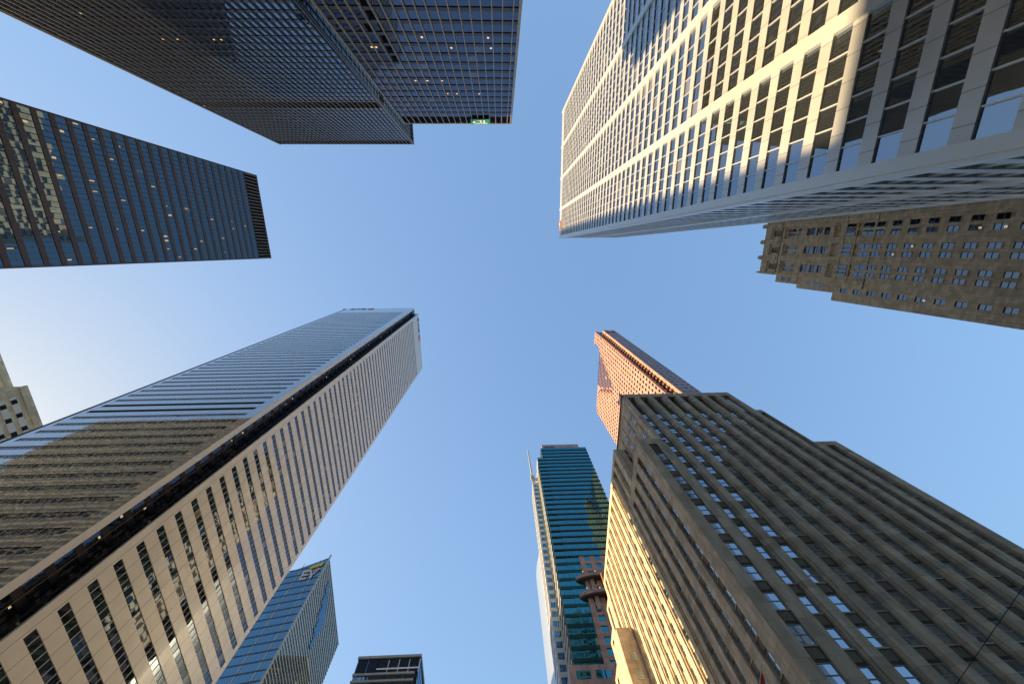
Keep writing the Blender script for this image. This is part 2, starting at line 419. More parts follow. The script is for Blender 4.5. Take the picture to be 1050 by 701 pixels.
# ------------------------------------------------------------------ tower D: steel and glass tower, upper right
xw, yn, ys, zt = 38.9, -7.0, -80.0, Z(238)
t = Thing('office_tower', 'sunlit pale steel tower at upper right with wide floor bands crossed by three columns', 'skyscraper', (57, -43, 0))
core(t, xw, xw + 36.5, ys, yn, zt, 'louver_black', g=.7)
def ccw_wall(F, u0, u1, cols, npane):
    """cols: (a, b) column spans in u"""
    wz0 = Z(48.5)
    k0 = int(math.ceil((10 - wz0) / 4.0)); k1 = int((Z(229.5) - wz0) // 4.0)
    t.add('spandrel', 'steel_panel', F.box(u0, u1, wz0 + 4 * k0 - 4.6, wz0 + 4 * k0, -.45, .0))
    for k in range(k0, k1 + 1):
        z = wz0 + 4 * k
        top = z + 4.0 if k < k1 else zt - 3.4
        t.add('spandrel', 'steel_panel', F.box(u0, u1, z + 2.42, top, -.45, .0))
        for (a, b), (c, d) in zip(cols[:-1], cols[1:]):
            w = (c - b) / npane
            subs = []
            for i in range(npane):
                t.add('window', 'clear_glass', F.quad(b + i * w, b + (i + 1) * w, z, z + 2.42, -.22, .0035))
    mu = []
    for (a, b), (c, d) in zip(cols[:-1], cols[1:]):
        w = (c - b) / npane
        for i in range(1, npane):
            t.add('mullion', 'steel_trim', F.box(b + i * w - .07, b + i * w + .07, wz0 + 4 * k0, Z(229.5), -.3, -.06))
    for a, b in cols:
        t.add('column', 'steel_trim', F.box(a, b, 0, zt - .02, -.5, .38))
    t.add('parapet', 'steel_trim', F.box(u0, u1, zt - 3.38, zt, -.5, .08))
ccw_wall(face_w(xw), ys, yn, [(ys, ys + 1.3), (-61.0, -59.3), (-43.3, -41.6), (-25.2, -23.5), (yn - 1.3, yn)], 6)
ccw_wall(face_n(yn), xw + .0, xw + 36.5, [(xw + .01, xw + 1.3), (xw + 17.4, xw + 19.1), (xw + 35.2, xw + 36.5)], 6)
F = face_w(xw)
sq = F.box(-17.2, -12.2, zt - 5.2, zt - .3, .10, .42)
ch = merge([F.box(-16.3, -14.7, zt - 4.4, zt - 1.1, .422, .47), F.box(-14.5, -13.1, zt - 4.4, zt - 2.6, .422, .47)])
t.items.setdefault(('sign', 'sign_red', None), []).append((sq, [('emblem', 'sign_yellow', ch)]))
t.done()

# ------------------------------------------------------------------ tower E: white tower, lower left, with notched corner
t = Thing('office_tower', 'very tall white panelled tower at lower left with a dark notch down its corner', 'skyscraper', (-112, 84, 0))
xs0, xs1, ysf, xe, ye0, ye1, zt = -142.0, -81.0, 51.9, -77.4, 57.5, 110.7, Z(326)
core(t, -146.0, xs1, ysf, ye1, zt, 'louver_black', g=.7)
t.add('wall', 'louver_black', wbox(xs1 - .8, xe - .7, ye0 + .7, ye1 - .7, 0, zt - .5))
t.add('roof', 'roof_gravel', wbox(xs1 - .1, xe - .1, ye0 + .1, ye1 - .1, zt - .49, zt - .3))
FS, FE = face_s(ysf), face_e(xe)
wz, wh, pt = Z(49.1), 1.72, 4.5
k0, k1 = -8, 56
black = {14, 15}
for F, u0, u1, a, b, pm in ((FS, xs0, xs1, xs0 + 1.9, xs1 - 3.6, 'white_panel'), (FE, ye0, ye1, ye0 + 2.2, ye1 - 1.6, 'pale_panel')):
    n = int(round((b - a) / 1.725)); w = (b - a) / n
    for k in range(k0, k1 + 1):
        z = wz + pt * k
        top = z + pt if k < k1 else zt - .02
        t.add('spandrel', pm, F.box(u0, u1, z + wh, top, -.5, 0))
        for c, d in ((u0, a), (b, u1)):
            t.add('panel', pm, F.box(c, d, z, z + wh, -.5, -.004))
        if F is FS and k in black:
            t.add('louver', 'louver_black', F.box(a, b, z, z + wh, -.5, -.30)); continue
        for i in range(n):
            t.add('window', 'strip_glass', F.quad(a + i * w, a + (i + 1) * w, z, z + wh, -.16, .004))
        for i in range(1, n):
            t.add('mullion', 'white_plain', F.box(a + i * w - .04, a + i * w + .04, z, z + wh, -.2, -.05))
    t.add('spandrel', pm, F.box(u0, u1, 8, wz + pt * k0, -.5, 0))
# the notch: pale edge strip, then dark glass on two walls
FN1, FN2 = face_e(xs1), face_s(ye0)
t.add('edge_strip', 'white_plain', FN1.box(ysf + .01, ysf + 1.7, 0, zt, -.4, .06))
t.add('edge_strip', 'white_plain', FN2.box(xe - .45, xe - .01, 0, zt, -.4, .05))
for F, a, b, n in ((FN1, ysf + 1.7, ye0, 2), (FN2, xs1, xe - .45, 2)):
    w = (b - a) / n
    for k in range(k0, k1 + 1):
        z = wz + pt * k
        for i in range(n):
            t.add('notch_window', 'notch_glass', F.quad(a + i * w, a + (i + 1) * w, z - .2, z + 2.9, -.2, .004))
        t.add('notch_spandrel', 'louver_black', F.box(a, b, z + 2.9, z + pt - .2, -.4, -.12))
        if random.random() < .42 and F is FN1:
            u = random.uniform(a, b - .8)
            t.add('ceiling_light', 'soft_lamp', F.box(u, u + .5, z + 2.2, z + 2.35 + random.random() * .4, -.18, -.16))
    for i in range(1, n):
        t.add('notch_mullion', 'bronze_steel', F.box(a + i * w - .1, a + i * w + .1, 8, zt - 1, -.3, -.02))
t.add('notch_parapet', 'blue_glass', FN1.box(ysf + 1.72, ye0 - .02, zt - 9, zt, -.4, .0))
t.add('notch_parapet', 'blue_glass', FN2.box(xs1 + .02, xe - .46, zt - 9, zt - .03, -.4, .0))
# roof-edge signs: three letters and a roundel
def sign_bmo(F, u, dirn, z, h):
    """letters run from u in direction dirn along the wall"""
    gl = []
    def b(a0, a1, c0, c1):
        p, q = u + dirn * a0, u + dirn * a1
        gl.append(F.box(min(p, q), max(p, q), z + c0 * h, z + c1 * h, .05, .25))
    w = h * .16
    o = 0                                                      # B
    b(o, o + w, 0, 1); b(o + w, o + .6 * h, .84, 1); b(o + w, o + .6 * h, .42, .58); b(o + w, o + .6 * h, 0, .16); b(o + .6 * h, o + .75 * h, .1, .44); b(o + .6 * h, o + .75 * h, .56, .9)
    o = 1.05 * h                                               # M
    b(o, o + w, 0, 1); b(o + .8 * h, o + .8 * h + w, 0, 1)
    for i in range(4):
        b(o + w + i * .08 * h, o + w + (i + 1.3) * .08 * h, .84 - i * .16, 1 - i * .16); b(o + .8 * h - (i + 1.3) * .08 * h, o + .8 * h - i * .08 * h, .84 - i * .16, 1 - i * .16)
    o = 2.3 * h                                                # O
    b(o, o + w, .12, .88); b(o + .75 * h, o + .75 * h + w, .12, .88); b(o + .1 * h, o + .8 * h, .84, 1); b(o + .1 * h, o + .8 * h, 0, .16)
    return merge(gl)
h = 4.2
sg1 = sign_bmo(FS, -137.5, 1, zt - 5.6, h)
t.items.setdefault(('sign', 'sign_dark', None), []).append((sg1, []))
sg2 = sign_bmo(FE, 61.0, 1, zt - 5.6, h)
t.items[('sign', 'sign_dark', None)].append((sg2, []))
def roundel(F, u, z, r):
    c0 = F.p(u, z, .06); c1 = F.p(u, z, .3)
    disc = tube(c0, c1, r, r, 24)
    bars = merge([F.box(u - r * .5, u - r * .3, z - r * .45, z + r * .5, .302, .34), F.box(u + r * .3, u + r * .5, z - r * .45, z + r * .5, .302, .34),
                  F.box(u - r * .28, u - r * .02, z + .05 * r, z + r * .35, .302, .34), F.box(u + r * .02, u + r * .28, z + .05 * r, z + r * .35, .302, .34)])
    return disc, bars
for F, u in ((FS, -119.5), (FE, 80.0)):
    d, b = roundel(F, u, zt - 3.6, 3.0)
    t.items.setdefault(('emblem', 'sign_red', None), []).append((d, [('emblem_mark', 'sign_white', b)]))
t.done()

# ------------------------------------------------------------------ stone building with deep piers, lower right
t = Thing('stone_building', 'massive grey limestone building at lower right with deep vertical piers and stepped corner', 'office building', (56, 60, 0))
def sash(F, uc, zc, w, h, d, mat='stone_glass', fm='pale_frame', tilt=.004, bars=1):
    """a window with its frame and cross bar as sub-parts"""
    u0, u1, z0, z1 = uc - w / 2, uc + w / 2, zc - h / 2, zc + h / 2
    fr = [F.box(u0, u0 + .09, z0, z1, d - .05, d + .06), F.box(u1 - .09, u1, z0, z1, d - .05, d + .06),
          F.box(u0 + .09, u1 - .09, z0, z0 + .1, d - .05, d + .06), F.box(u0 + .09, u1 - .09, z1 - .1, z1, d - .05, d + .06),
          F.box(u0 + .09, u1 - .09, zc - .06, zc + .06, d - .05, d + .05)]
    t.add('window', mat, F.quad(u0 + .03, u1 - .03, z0 + .03, z1 - .03, d, tilt), [('frame', fm, merge(fr))])
def pier_wall(F, u0, u1, ucs, z0, z1, zf, pitch, ww, wh, blind=0.0, cap=2.0, d_glass=-.82, proud=0.0, stone_m='limestone', step=True, spand='spandrel_stone'):
    """solid piers between recessed window strips; zf = a window centre height"""
    ucs = sorted(ucs)
    edges = [u0] + [x for c in ucs for x in (c - ww / 2, c + ww / 2)] + [u1]
    ztop = z1 - cap
    for a, b in zip(edges[0::2], edges[1::2]):
        if b - a < .05: continue
        if step and b - a > 1.2 and a > u0 and b < u1:
            t.add('pier', stone_m, F.box(a, b, z0, ztop, d_glass - .5, proud - .34))
            t.add('pier', stone_m, F.box(a + .36, b - .36, z0, ztop - .004, proud - .36, proud))
        else:
            t.add('pier', stone_m, F.box(a, b, z0, ztop, d_glass - .5, proud))
    if cap > 0: t.add('cornice', stone_m, F.box(u0, u1, ztop, z1, d_glass - .5, proud + .003))
    zb = ztop - blind
    for c in ucs:
        a, b = c - ww / 2, c + ww / 2
        k0 = int(math.ceil((z0 - zf) / pitch)); k1 = int(math.floor((zb - zf - wh / 2 - .2) / pitch))
        prev = z0
        for k in range(k0, k1 + 1):
            zc = zf + k * pitch
            if zc - wh / 2 - prev > .2:
                za, zd = prev, zc - wh / 2
                t.add('spandrel', spand, F.box(a, b, za, zd, d_glass - .4, d_glass + .06))
                t.add('panel', 'spandrel_panel' if spand == 'spandrel_stone' else stone_m, F.box(a + .3, b - .3, za + .35, zd - .3, d_glass + .05, d_glass + .13))
                t.add('sill', stone_m, F.box(a, b, zd - .14, zd, d_glass - .1, d_glass + .16))
            sash(F, c, zc, ww, wh, d_glass)
            prev = zc + wh / 2
        if blind > 0 or prev < ztop:
            if ztop - prev > .1:
                t.add('spandrel', spand, F.box(a, b, prev, zb + .01, d_glass - .4, d_glass + .06))
                if blind > 0: t.add('recess', spand, F.box(a, b, zb, ztop, d_glass - 1.2, d_glass - .6))
ZP, ZS, ZT = Z(74.3), Z(87.0), Z(101.7)
XW, YS = 37.2, 44.6
XE1, XE2, XE3 = 71.8, 74.0, 79.4
core(t, XW, XE1, YS, 66.0, ZT, 'spandrel_stone', g=1.6)
t.add('wall', 'limestone', wbox(XW + .02, XE1, 64.6, 66.0, 60, ZT - .02))
scs = [39.6 + 4.25 * i for i in range(0, 8)]
FS = face_s(YS)
wz = Z(42.6)
# main south front: the corner bay stops lower than the rest
pier_wall(FS, 37.95, XE1, scs, 4, ZT, wz, 4.12, 2.05, 2.35, blind=9.6, cap=2.3)
# corner block above and below its ledge
t.add('wall', 'limestone', wbox(XW, 38.0, YS - .02, 64.6, ZP - 1, ZS))
t.add('wall', 'limestone', wbox(XW + .5, 38.2, YS + .6, 64.6, ZS, ZT - .004))
# west face of the upper block: four window columns
FW_ = face_w(XW)
for F, za, zb, zz0 in ((FW_, ZP, ZS - .2, Z(77.4)), (face_w(XW + .5), ZS + .2, ZT - 3.0, Z(89.7))):
    for c in (48.0, 52.1, 56.2, 60.3):
        z = zz0
        while z + 1.3 < zb:
            t.add('reveal', 'spandrel_stone', F.box(c - .78, c + .78, z - 1.15, z + 1.15, -.02, .012))
            sash(F, c, z, 1.5, 2.2, .03)
            t.add('sill', 'limestone', F.box(c - .9, c + .9, z - 1.4, z - 1.15, .0, .25))
            z += 4.12
    t.one('string_course', 'limestone', [F.box(46.6 + i * 4.1, 46.95 + i * 4.1, za, zb, 0, .22) for i in range(5)])
# corner pavilion, stepping out to the west
core(t, 31.8, 39.0, YS - .4, 62.8, ZP, 'limestone', g=1.3)
FP = face_w(31.8)
pier_wall(FP, YS - .38, 62.8, [48.3, 52.4, 56.5, 60.4], 4, ZP, Z(34.0), 4.12, 1.75, 2.35, blind=0, cap=2.2, d_glass=-.5, step=False)
FPS = face_s(YS - .4)
pier_wall(FPS, 31.82, 37.9, [35.0], 4, ZP, wz, 4.12, 2.05, 2.35, blind=0, cap=2.2, d_glass=-.35, step=False, stone_m='limestone_smooth')
# east steps
for (xa, xb, zt, c) in ((XE1, XE2, Z(89.5), 72.95), (XE2, XE3, Z(72.3), 76.6)):
    t.add('wall', 'limestone', wbox(xa + .02, xb, YS + 1.8, 66, 0, zt - .02))
    pier_wall(face_s(YS + .25), xa + .01, xb, [c], 4, zt, wz, 4.12, 1.5 if xb - xa < 3 else 2.2, 2.35, blind=0, cap=1.6, step=False)
    t.add('roof', 'roof_gravel', wbox(xa + .1, xb - .1, YS + .6, 65.8, zt - .015, zt + .02))
# long west wing with narrow piers, sunlit
XWG, ZW = 34.0, Z(95.0)
core(t, XWG, 62, 60.0, 112.0, ZW, 'spandrel_stone', g=1.5)
FWG = face_w(XWG)
pier_wall(FWG, 60.0, 112.0, [63.2 + 4.15 * i for i in range(12)], 4, ZW, Z(54.0), 4.12, 1.95, 2.3, blind=11.5, cap=1.6, d_glass=-.8, stone_m='sunlit_pale_limestone', spand='limestone')
t.add('pier', 'limestone', face_s(60.0).box(XWG + 1.32, XW, ZP - 8, ZW - .02, -1.5, .0))
# lower stepped end of the wing and a projecting stair block with lattice windows
for i, (ya, yb, zt) in enumerate(((112.0, 117.5, Z(90.0)), (117.5, 124.0, Z(84.0)), (124.0, 131.0, Z(78.0)))):
    t.add('wall', 'spandrel_stone', wbox(XWG + 1.6, 56, ya + .01, yb, 0, zt - .05))
    pier_wall(face_w(XWG), ya + .01, yb, [(ya + yb) / 2 - .1], 4, zt, Z(54.0), 4.12, 1.9, 2.3, blind=0, cap=1.4, d_glass=-.8, step=False)
YB, ZB = 99.0, Z(70.8)
t.add('stair_block', 'limestone', wbox(29.6, XWG - .05, YB, 106.5, 0, ZB))
FB = face_s(YB)
for z in frange(Z(48.0), ZB - 3, 4.0):
    u0, u1, z0, z1 = 31.3, 33.1, z - 1.05, z + 1.05
    lat = [F2 for i in range(7) for F2 in (FB.box(u0 + i * .29, u0 + i * .29 + .06, z0, z1, .02, .07),)] + [FB.box(u0, u1, z0 + i * .33, z0 + i * .33 + .06, .022, .072) for i in range(7)]
    t.add('window', 'stone_glass', FB.quad(u0, u1, z0, z1, .015), [('lattice', 'pale_frame', merge(lat))])
t.done()

# ------------------------------------------------------------------ old setback tower, right
t = Thing('stone_tower', 'old brown stone setback tower at right with arched top storeys and paired windows', 'office tower', (120, 0, 0))
XC = 106.5
F = face_w(XC)
ST = 'old_stone'
def pane2(F, c, z0, z1, w, d=-.32, arch=False, double=True):
    fr = []
    u0, u1 = c - w / 2, c + w / 2
    g = F.arch(u0, u1, z0, z1, d) if arch else F.quad(u0, u1, z0, z1, d, .006)
    if double:
        fr = [('frame', 'dark_frame', merge([F.box(u0, u1, (z0 + z1) / 2 - .07, (z0 + z1) / 2 + .07, d - .02, d + .05), F.box(u0, u0 + .07, z0, z1 - (w / 2 if arch else 0), d - .02, d + .05)]))]
    t.add('window', 'old_glass', g, fr)
ybs = [-11.0, -5.0, 1.0, 7.0]
Z1 = Z(109.4)
# lower body: wide piers, narrow mid piers, recessed window columns
t.add('wall', 'old_stone_dark', wbox(XC + .5, XC + 34, -17.5, 16.2, 0, Z1 - .05))
t.add('roof', 'roof_gravel', wbox(XC + .2, XC + 34, -17.5, 16.6, Z1 - .04, Z1 + .03))
wins = []
for yb in ybs: wins += [yb - 1.05, yb + 1.05]
wins.append(13.2)
wins.sort()
ed = [-17.6] + [v for c in wins for v in (c - .66, c + .66)] + [16.7]
for a, b in zip(ed[0::2], ed[1::2]):
    wide = b - a > 1.5
    t.add('pier', ST, F.box(a, b, 0, Z1, -.6, .0 if wide else -.12))
    if wide and b < 12:
        t.add('pilaster', ST, F.box(a + .45, b - .45, 0, Z1 - 8, -.02, .14))
zc0 = Z(70.8)
for c in wins:
    lone = c > 12
    k = int((6 - zc0) / 4.1)
    prev = 0
    while True:
        z = zc0 + 4.1 * k - (1.8 if lone else 0)
        if z + 1.3 > (Z1 - 2 if lone else Z(101.0)): break
        t.add('spandrel', ST, F.box(c - .66, c + .66, prev, z - 1.15, -.6, -.10 if not lone else -.02))
        t.add('sill', ST, F.box(c - .66, c + .66, z - 1.3, z - 1.15, -.5, .02))
        pane2(F, c, z - 1.15, z + 1.15, 1.30, -.28)
        prev = z + 1.15; k += 1
    if lone:
        t.add('spandrel', ST, F.box(c - .66, c + .66, prev, Z1, -.6, -.02))
    else:
        pane2(F, c, Z(101.3), Z(104.6), 1.30, -.3, True)
        t.add('spandrel', ST, F.box(c - .66, c + .66, prev, Z(101.3), -.6, -.1))
        t.add('arch_head', ST, F.box(c - .66, c + .66, Z(104.3), Z1, -.62, -.31))
for ya, yb in [(y + 2.0, y + 4.0) for y in ybs[:-1]] + [(9.0, 12.2)]: t.add('string_course', 'copper_green', F.box(ya, yb, Z(100.2), Z(100.45), -.1, .20))
t.one('string_course', ST, [F.box(-17.6, 10.6, Z(105.7), Z(106.1), -.2, .14)])
# crown storeys
tiers = [(Z1, Z(124.4), 10.3, 14.3), (Z(124.4), Z(134.7), 10.3, 13.0), (Z(134.7), Z(143.3), 10.3, 10.3)]
for za, zb, ya, yb in tiers:
    t.add('wall', ST, wbox(XC + .62, XC + 30, -17.4, ya - .1, za - .02, zb - .02))
    if yb > ya: t.add('shoulder', ST, wbox(XC + .35, XC + 26, ya - .1, yb, za - .01, zb - .3))
t.add('roof', 'roof_gravel', wbox(XC + .6, XC + 30, -17.4, 10.2, Z(143.25), Z(143.35)))
for yb in ybs + [13.0]:
    if yb == 13.0: a, b = 9.4, 10.3
    else: a, b = yb - 3.95, yb - 2.05
    t.add('pier', ST, F.box(a, b, Z1, Z(143.0), -.7, .16))
    t.add('pinnacle', ST, merge([F.box(a + .15, b - .15, Z(143.0), Z(144.6), -.6, .3), F.box(a + .4, b - .4, Z(144.6), Z(145.5), -.4, .1)]))
    t.add('medallion', ST, tube(F.p((a + b) / 2, Z(136.0), .1), F.p((a + b) / 2, Z(136.0), .34), .55, .45, 12))
for yb in ybs:
    a, b = yb - 2.05, yb + 2.05 if yb < 7 else 9.4
    c = (a + b) / 2
    t.add('bay', ST, F.box(a, b, Z1, Z(111.2), -.65, .0))
    t.one('corbel', ST, [F.box(a + .2 + i * .72, a + .55 + i * .72, Z(111.2), Z(113.4), -.64, -.1) for i in range(6)])
    for i in (-1.25, 0, 1.25): pane2(F, c + i, Z(106.6), Z(109.3), .8, .015, True, False)
    t.add('bay', ST, F.box(a, b, Z(113.4), Z(115.0), -.65, -.05))
    for j in range(3):
        z0 = Z(115.0 + 2.9 * j)
        pane2(F, c, z0, z0 + (2.6 if j == 2 else 2.1), 2.3, -.5, j == 2)
        t.add('bay', ST, F.box(a, c - 1.2, z0, z0 + 2.9, -.65, -.05)); t.add('bay', ST, F.box(c + 1.2, b, z0, z0 + 2.9, -.65, -.05))
        if j < 2: t.add('bay', ST, F.box(c - 1.2, c + 1.2, z0 + 2.1, z0 + 2.9, -.65, -.2))
    t.add('bay', ST, F.box(a, b, Z(123.7), Z(126.0), -.65, .02))
    for i in (-.75, .75):
        for z0, h in ((Z(126.0), 1.6), (Z(128.8), 2.4)): pane2(F, c + i, z0, z0 + h, .85, -.45, h > 2, False)
    t.add('bay', ST, F.box(a, c - 1.25, Z(126.0), Z(131.6), -.65, -.05)); t.add('bay', ST, F.box(c + 1.25, b, Z(126.0), Z(131.6), -.65, -.05))
    t.add('bay', ST, F.box(c - .28, c + .28, Z(126.0), Z(131.6), -.65, -.1))
    t.add('bay', ST, F.box(c - 1.25, c + 1.25, Z(127.6), Z(128.8), -.66, -.3))
    t.one('corbel', ST, [F.box(a + .2 + i * .72, a + .55 + i * .72, Z(131.6), Z(133.4), -.64, .1) for i in range(6)])
    t.add('bay', ST, F.box(a, b, Z(133.4), Z(134.6), -.65, .05))
    t.add('niche', 'old_stone_dark', F.arch(c - 1.1, c + 1.1, Z(135.0), Z(138.4), -.58))
    t.add('bay', ST, F.box(a, c - 1.1, Z(134.6), Z(138.6), -.65, -.02)); t.add('bay', ST, F.box(c + 1.1, b, Z(134.6), Z(138.6), -.65, -.02))
    t.one('corbel', ST, [F.box(a + .2 + i * .6, a + .5 + i * .6, Z(138.6), Z(140.2), -.64, .0) for i in range(7)])
    t.add('bay', ST, F.box(a, b, Z(140.2), Z(143.2), -.65, .02))
t.one('string_course', 'copper_green', [F.box(-17.4, 9.4, Z(134.5), Z(134.72), -.1, .24)])
for (y, z) in ((12.2, Z(117)), (12.2, Z(120)), (12.2, Z(123 - 8.2)), (11.5, Z(128)), (11.5, Z(131))):
    t.add('reveal', 'old_stone_dark', F.box(y - .6, y + .6, z - .85, z + .85, -.36, -.33))
    pane2(F, y, z - .8, z + .8, 1.1, -.31)
for c, z in ((-3.95, 74.9), (-3.95, 79.0), (2.05, 95.4), (-.05, 91.3), (13.2, 85.4)):
    t.add('ceiling_light', 'soft_lamp', F.box(c - .1, c + .3, Z(z) - .95, Z(z) - .45, -.26, -.25))
t.done()

# ------------------------------------------------------------------ red granite tower
t = Thing('office_tower', 'red granite tower with punched windows and a stepped notch, rising behind the grey stone building', 'skyscraper', (92, 90, 0))
XP, fl, cw = 78.0, 3.95, 3.0
ZPT = Z(281)
def vn(z):                                     # the stepped notch in the west face: the y limits of what is left of it
    zz = z - EYE
    if zz > 268: return (77.5, 115.5)
    if zz < 227: return None
    lo = 81.0 + (268 - zz) / 41 * 15.0
    return (lo, 96.0 + (zz - 227) / 41 * 15.5)
t.add('wall', 'red_granite', wbox(XP + 3.0, 94, 67.2, 131, 0, ZPT - 6))
t.add('wall', 'red_granite', wbox(81.8, 90.8, 63.7, 68, 0, Z(273.4)))
F = face_w(XP)
FR = face_w(XP + 2.6)
t.add('wall', 'red_granite', FR.box(67.4, 131, 40, Z(275), -1.5, -.3))
k = 0
z = 80.0
while z + fl < ZPT + .1:
    lim = vn(z + fl / 2)
    spans = [(67.0, 131.0)] if lim is None else [(67.0, lim[0]), (lim[1], 131.0)]
    if z > Z(262): spans = spans[:1]
    for a, b in spans:
        a2 = 67.0 + math.ceil((a - 67.0 - .01) / cw) * cw; b2 = 67.0 + math.floor((b - 67.0 + .01) / cw) * cw
        if a == 67.0: a2 = a
        if b == 131.0: b2 = b
        if b2 - a2 < 2: continue
        # lintel band and sill band, then piers between the windows
        t.add('floor_band', 'red_granite', F.box(a2, b2, z, z + 1.0, -2.6, 0)); t.add('floor_band', 'red_granite', F.box(a2, b2, z + 3.2, z + fl, -2.6, 0))
        n = int((b2 - a2) / cw)
        for i in range(n):
            c = a2 + cw * i
            t.add('pier', 'red_granite', F.box(c + 2.2, c + cw, z + 1.0, z + 3.2, -2.6, -.004)); t.add('pier', 'red_granite', F.box(c, c + .6, z + 1.0, z + 3.2, -2.6, -.004))
            t.add('window', 'granite_glass', F.quad(c + .6, c + 2.2, z + 1.0, z + 3.2, -.25, .004))
    if lim is not None and z < Z(273):
        c = lim[0]
        while c < min(lim[1], 112) - 1:
            t.add('window', 'granite_glass', FR.quad(c, c + 1.85, z + .35, z + 3.6, -.25, .004))  # close-set dark panes stand in for the shade inside the notch
            c += 2.1
    z += fl
t.add('parapet', 'red_granite', F.box(67.0, 77.5, ZPT - .5, ZPT + 1.2, -3, .02))
t.add('roof', 'roof_gravel', wbox(XP + .1, 94, 67.2, 77.4, ZPT - 1.0, ZPT - .51))
# narrow dark slot between the two corner masses
FSl = face_s(67.0)
for z in frange(80, ZPT - 5, fl):
    t.add('slot_window', 'granite_glass', FSl.quad(XP + .5, XP + 3.2, z + .8, z + 3.2, .06, .003))
FW2 = face_w(81.8)
FS2 = face_s(63.7)
for z in frange(80.0, Z(269), fl):
    t.add('balcony', 'red_granite', FW2.box(65.6, 66.9, z + .2, z + 1.4, 0, 1.2))
    for i in range(3):
        t.add('window', 'granite_glass', FS2.quad(82.9 + i * 2.9, 84.9 + i * 2.9, z + 1.0, z + 3.2, .02, .003))
sgn = FS2.box(83.4, 89.6, Z(266.3), Z(271.6), .03, .3)
ls = merge([FS2.box(85.2, 87.8, Z(270.3), Z(270.9), .302, .34), FS2.box(85.2, 85.8, Z(269.3), Z(270.3), .302, .34), FS2.box(85.2, 87.8, Z(268.7), Z(269.3), .302, .34),
            FS2.box(87.2, 87.8, Z(267.7), Z(268.7), .302, .34), FS2.box(85.2, 87.8, Z(267.1), Z(267.7), .302, .34)])
t.items.setdefault(('sign', 'sign_red', None), []).append((sgn, [('lettering', 'sign_white', ls)]))
t.one('crenel', 'red_granite', [F.box(97 + i * 2.6, 98.4 + i * 2.6, Z(227), Z(229), -2.5, .1) for i in range(7)])
t.done()

# ------------------------------------------------------------------ teal tower
t = Thing('hotel_tower', 'teal glass tower with dark floor lines, brown stone lower corner and two curved balconies', 'hotel tower', (48, 172, 0))
YT = 154.5
F = face_s(YT)
x0, x1, xs = 29.8, 66.2, 26.0
core(t, x0, x1, YT, 190, Z(249.5), 'louver_black', g=.6)
t.add('wall', 'pale_clad', wbox(xs, x0 + 4, YT + 3, 186, 0, Z(239)))
t.add('wing', 'taupe_stone', wbox(31.5, 61.5, YT + 1.5, 186, Z(249.2), Z(256.5)))
t.add('vent', 'bronze_steel', F.box(33.5, 41.5, Z(251.5), Z(253.6), -1.49, -1.42))
fl = 4.32
zb = Z(249.5)
k = 0
while True:
    z1 = zb - k * fl; z0 = z1 - fl
    if z0 < Z(70): break
    xa = x0 if k < 3 else xs
    low = z1 < Z(149.0)
    xb = x1
    if low: xb = 38.2 if z1 > Z(126) else 37.5
    t.add('floor_line', 'louver_black' if not low else 'teal_spandrel', F.box(xa, xb, z0, z0 + (.85 if not low else 1.5), -.4, .28 if not low else .12))
    w = 1.82
    u = xa
    while u < xb - .3:
        u2 = min(u + w, xb)
        t.add('window', 'teal_glass', F.quad(u + .05, u2 - .03, z0 + .85, z1, -.12 if u < x0 else .0, .006))
        u = u2
    t.add('transom', 'teal_spandrel', F.box(xa, xb, z0 + .85, z0 + 1.25, -.2, .06))
    if low:
        FT = face_s(YT - .6)
        n = 3
        t.add('floor_band', 'taupe_stone', FT.box(xb, x1, z0, z0 + 1.6, -1.0, 0))
        a = xb
        t.add('pier', 'taupe_stone', FT.box(a, a + 2.4, z0 + 1.6, z1, -1.0, -.004))
        a += 2.4
        while a < x1 - 3:
            t.add('window', 'teal_glass', FT.quad(a, a + 3.0, z0 + 1.6, z1, -.35, .004))
            t.add('pier', 'taupe_stone', FT.box(a + 3.0, min(a + 5.4, x1), z0 + 1.6, z1, -1.0, -.004))
            a += 5.4
    k += 1
t.add('base', 'taupe_stone', wbox(23.5, x1, YT - .8, 186, 0, Z(97)))
FB_ = face_s(YT - .8)
for i in range(5):
    for j in range(3): t.add('window', 'teal_glass', FB_.quad(26 + i * 7.4, 31.5 + i * 7.4, Z(92.4 - j * 6), Z(95.2 - j * 6), .02, .004))
# curved balconies: a crescent slab with a rail, lit from below
def crescent(xc, yc, r, z0, z1, inner=None, n=22):
    vs, fs = [], []
    for i in range(n + 1):
        a = math.pi + math.pi * i / n
        for z in (z0, z1): vs.append(Vector((xc + r * math.cos(a), yc + .24 * r * math.sin(a), z)))
    c = len(vs)
    vs += [Vector((xc, yc, z0)), Vector((xc, yc, z1))]
    for i in range(n):
        a, b = 2 * i, 2 * i + 2
        fs += [(a, b, b + 1, a + 1), (c, b, a), (c + 1, a + 1, b + 1)]
    return vs, fs
for zc, xo in ((Z(132.6), 50.5), (Z(124.0), 50.5)):
    t.add('balcony', 'taupe_stone', crescent(xo, YT, 16.6, zc, zc + 1.5), label='curved stone balcony')
    t.add('balcony_soffit', 'bronze_steel', crescent(xo, YT, 15.8, zc - .6, zc - .002))
    for x in (40.5, 46.5, 52.5): t.add('column', 'taupe_stone', wbox(x, x + 1.8, YT - 1.6, YT - .6, zc - 6.4, zc - .6))
    for x in (37.5, 43.5, 49.5): t.add('lamp', 'warm_lamp', wbox(x, x + .35, YT - 3.0, YT - 2.7, zc + 2.2, zc + 2.6))
